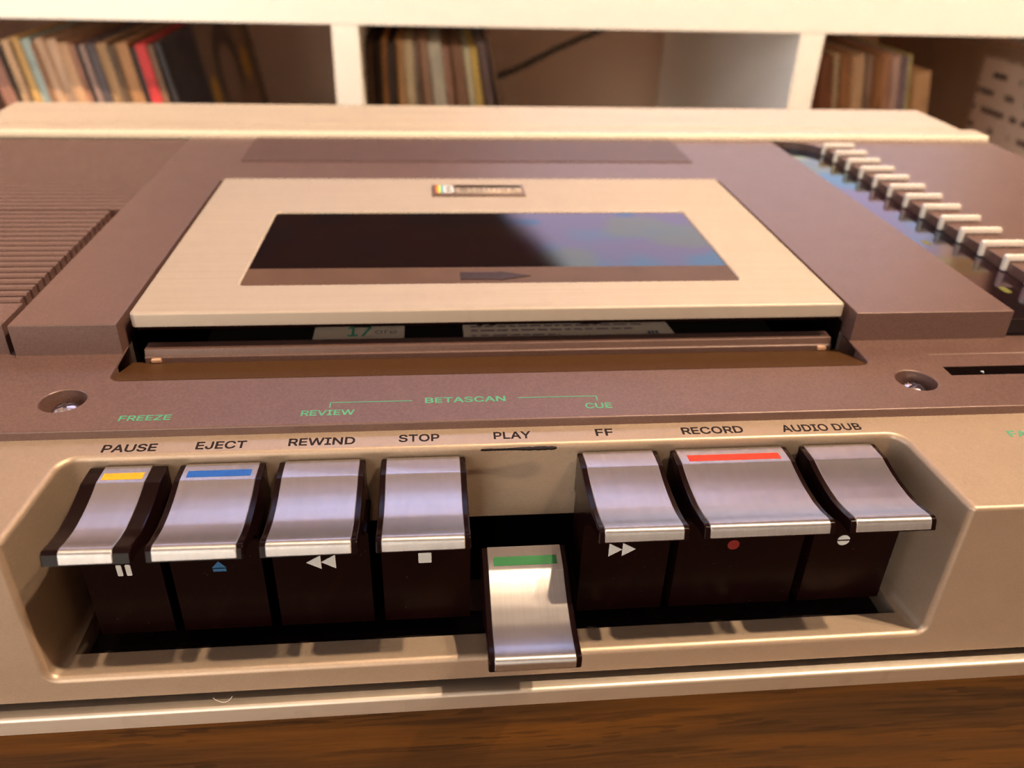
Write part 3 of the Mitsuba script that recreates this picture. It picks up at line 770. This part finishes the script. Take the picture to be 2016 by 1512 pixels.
# ---------------- deck top
ZT = 0.0083
BY0 = 0.1885                                        # front of the raised deck
deck = [(-0.1025, BY0), (-0.0772, BY0), (-0.0772, 0.3085), (0.1127, 0.3085), (0.1127, BY0), (0.1574, BY0), (0.1574, 0.3720), (-0.1025, 0.3720)]
put('deck_top', prism(deck, -0.0002, ZT, 0.00035), 'brown_paint', VR, smooth=25)
put('rear_panel', prism(rect(-0.0745, 0.1095, 0.3340, 0.3708), ZT - 0.0005, ZT + 0.00045, 0.0002), 'dark_brown_paint', VR, smooth=25)
# vent panel on the left with slats
VX1 = -0.1043
vent = [(XL, BY0 + 0.001), (VX1, BY0 + 0.001), (VX1, 0.2020), (VX1, 0.3720), (XL, 0.3720)]
vp = put('vent_panel', cat(prism([(XL, BY0 + .001), (VX1, BY0 + .001), (VX1, 0.2022), (XL, 0.2022)], -0.0002, ZT - 0.0002, 0.00035), prism([(XL, 0.2020), (VX1, 0.2020), (VX1, 0.3720), (XL, 0.3720)], -0.0002, ZT - 0.0034)), 'brown_paint', VR, smooth=25)
pitch = 0.00405
yv = 0.2036
k = 0
while yv + pitch < 0.372:
    front = yv < 0.2735
    xe = VX1 - 0.0016 if front else -0.1026
    h = ZT - 0.0003 if front else ZT - 0.0001
    prof = [(yv, ZT - 0.0040), (yv + 0.0028, ZT - 0.0040), (yv + 0.0028, h - 0.0003), (yv + 0.0026, h - 0.0001), (yv + 0.0007, h), (yv, h - 0.0004)]
    put('slat', xprism(prof, XL, xe, 0.0001, steps=1), 'brown_paint', vp, smooth=False)
    yv += pitch
# channel window, tuner panel, channel buttons
win = fillet([(0.1578, BY0 + 0.001), (0.1778, BY0 + 0.001), (0.1778, 0.3715), (0.1578, 0.3715)], [0, 0, 0.018, 0.001])
put('channel_window', prism(win, 0.0010, 0.0052, 0.0003), 'smoked_acrylic', VR, smooth=25, label='long smoked black channel window')
tp = fillet([(0.1782, BY0 + 0.001), (XR, BY0 + 0.001), (XR, 0.3720), (0.1590, 0.3720), (0.1590, 0.3716), (0.1782, 0.3716)], [0, 0, 0, 0, 0, 0.018])
put('tuner_panel', prism(tp, -0.0002, ZT, 0.0003), 'brown_paint', VR, smooth=25, label='brown tuner panel at the right')
for k in range(13):
    y = 0.2112 + k * 0.01222
    hook = fillet(np.array([(0.1767, 0.0054), (0.1783, 0.0054), (0.1783, 0.0086), (0.1912, 0.0086), (0.1912, 0.0106), (0.1767, 0.0106)]), [0.0004, 0, 0, 0.0004, 0.0007, 0.0009], n=3)
    m = prism(hook, y - 0.0010, y + 0.0010, 0.0005, 0.0005, steps=2)
    m.vertices = m.vertices[:, [0, 2, 1]]; m.faces = m.faces[:, ::-1]
    put('channel_button', m, 'bright_chrome', VR, smooth=40)
for cx, cy in ((0.1690, 0.2090), (0.1660, 0.2480)):
    put('channel_tab', prism(rect(cx - 0.0012, cx + 0.0012, cy - 0.0022, cy + 0.0022, 0.0008), 0.0052, 0.00526), 'tab_yellow', VR, smooth=False)
# rear silver cover
base = xprism(fillet(np.array([(373.6, 0), (384.5, 0), (384.5, 10.9), (373.6, 10.7)]) * MM, [0, 0, 0.0003, 0.0002]), XL, XR, 0.0004)
back = xprism(fillet(np.array([(384.0, 0), (425.0, 0), (425.0, 11.6), (384.0, 11.3)]) * MM, [0, 0, 0.001, 0.0006]), XL + 0.008, XR - 0.008, 0.0008)
rc = put('rear_cover', base, 'rear_aluminium', VR, uv=lambda v: v[:, :2], label='bright silver rear rail')
put('rear_plate', back, 'rear_aluminium', rc, uv=lambda v: v[:, :2], label='silver rear plate')

put('rear_edge', xprism(fillet(np.array([(372.3, 7.9), (373.6, 7.9), (373.6, 10.8), (373.0, 10.8), (372.3, 9.6)]) * MM, [0, 0, 0, 0.0003, 0.0003]), XL, XR, 0.0002), 'edge_bright', rc, smooth=False, label='bright edge strip along the rear rail')

# ---------------- cassette door
DZ = 0.0094
dx0, dx1, dy0, dy1 = -0.0752, 0.1110, 0.1922, 0.3075
wx = [(-0.0515, 0.2090), (0.0872, 0.2090), (0.0868, 0.2690), (-0.0505, 0.2690)]
plate = prism(rect(dx0, dx1, dy0, dy1, 0.0012), DZ - 0.0040, DZ, 0.0007, 0.0003, holes=[fillet(wx, [0.0015] * 4)], steps=4)
cd = put('cassette_door', plate, 'door_aluminium', VR, smooth=30, uv=lambda v: v[:, :2], label='brushed silver cassette door with smoked window')
put('door_tray', box(dx0 + 0.001, dx1 - 0.001, dy0 + 0.0010, dy1 - 0.001, DZ - 0.0052, DZ - 0.0041, 0.0002), 'black_plastic', cd, smooth=False)
for tx0, tx1 in ((-0.0205, -0.0165), (0.0118, 0.0134), (0.0152, 0.0168), (0.0400, 0.0455)):
    put('door_catch', box(tx0, tx1, 0.1975, 0.1990, DZ - 0.0075, DZ - 0.0050), 'well_black', cd, smooth=False)
wi = [(-0.0514, 0.2212), (0.0870, 0.2206), (0.0867, 0.2689), (-0.0504, 0.2689)]
put('door_window', prism(fillet(wi, [0.0004, 0.0004, 0.0014, 0.0014]), DZ - 0.0030, DZ - 0.0005), 'smoked_acrylic', cd, smooth=False, label='dark glossy window')
wb_ = [(-0.0514, 0.2091), (0.0871, 0.2091), (0.0870, 0.2206), (-0.0514, 0.2211)]
put('door_band', prism(fillet(wb_, [0.0014, 0.0014, 0.0002, 0.0002]), DZ - 0.0030, DZ - 0.00035, 0.0001), 'band_brown' if 'band_brown' in scene else material('band_brown', base_color=grain((0.075, 0.040, 0.024), (0.095, 0.052, 0.033), 120), roughness=0.5, specular=0.25), cd, smooth=False, label='brown band below the window')
ar = [(0.0080, 0.2118), (0.0186, 0.2116), (0.0188, 0.2110), (0.0280, 0.2140), (0.0190, 0.2172), (0.0186, 0.2166), (0.0079, 0.2168)]
put('arrow_mark', prism(ar, DZ - 0.00035, DZ - 0.00015), 'arrow_brown' if 'arrow_brown' in scene else material('arrow_brown', base_color=(0.030, 0.016, 0.015), roughness=0.5, specular=0.25), cd, smooth=False, label='dark arrow pointing right')
# badge
bx0, bx1, by0, by1 = 0.0008, 0.0341, 0.2850, 0.2972
put('badge', prism(rect(bx0, bx1, by0, by1), DZ - 0.0002, DZ + 0.0007, 0.0002), 'badge_frame' if 'badge_frame' in scene else material('badge_frame', base_color=(0.16, 0.10, 0.075), roughness=0.35, metallic=0.4), cd, label='name badge with dark frame')
put('badge_plate', prism(rect(bx0 + 0.0084, bx1 - 0.0012, by0 + 0.0020, by1 - 0.0012), DZ + 0.0007, DZ + 0.0009), 'rear_aluminium', cd, smooth=False, uv=lambda v: v[:, :2])
for q, c in enumerate(((0.42, 0.08, 0.05), (0.75, 0.33, 0.05), (0.75, 0.62, 0.10), (0.10, 0.42, 0.25), (0.15, 0.30, 0.60))):
    put('badge_stripe', prism(rect(bx0 + 0.0012 + 0.0006 * q, bx0 + 0.0018 + 0.0006 * q, by0 + 0.0022, by1 - 0.0012), DZ + 0.0007, DZ + 0.0009), material(f'badge_colour_{q}', base_color=c, roughness=0.4), cd, smooth=False)
put('badge_lettering', text('B', bx0 + 0.0041, bx0 + 0.0080, by0 + 0.0024, 0.0084, DZ + 0.0007, 0.0002, True), 'ink_white', cd, smooth=False, label='white B')
put('badge_lettering', text('etamax', bx0 + 0.0100, bx1 - 0.0026, by0 + 0.0036, 0.0060, DZ + 0.0009, 0.00005), 'badge_frame', cd, smooth=False, label='thin etamax lettering')

# a fibre of lint stuck in the seal groove
th = np.linspace(0, 1, 16)
P = np.column_stack([-0.0479 + 0.0039 * th, 0.1208 + 0.0004 * np.sin(th * 3), -0.0466 - 0.0021 * np.sin(th * math.pi) ** 0.8 + 0.0002 * th])
put('lint_fibre', tube(P, 0.00005, 5), 'lint', smooth=True, label='fine pale fibre caught in the black groove under the silver front', cat_='fibre')
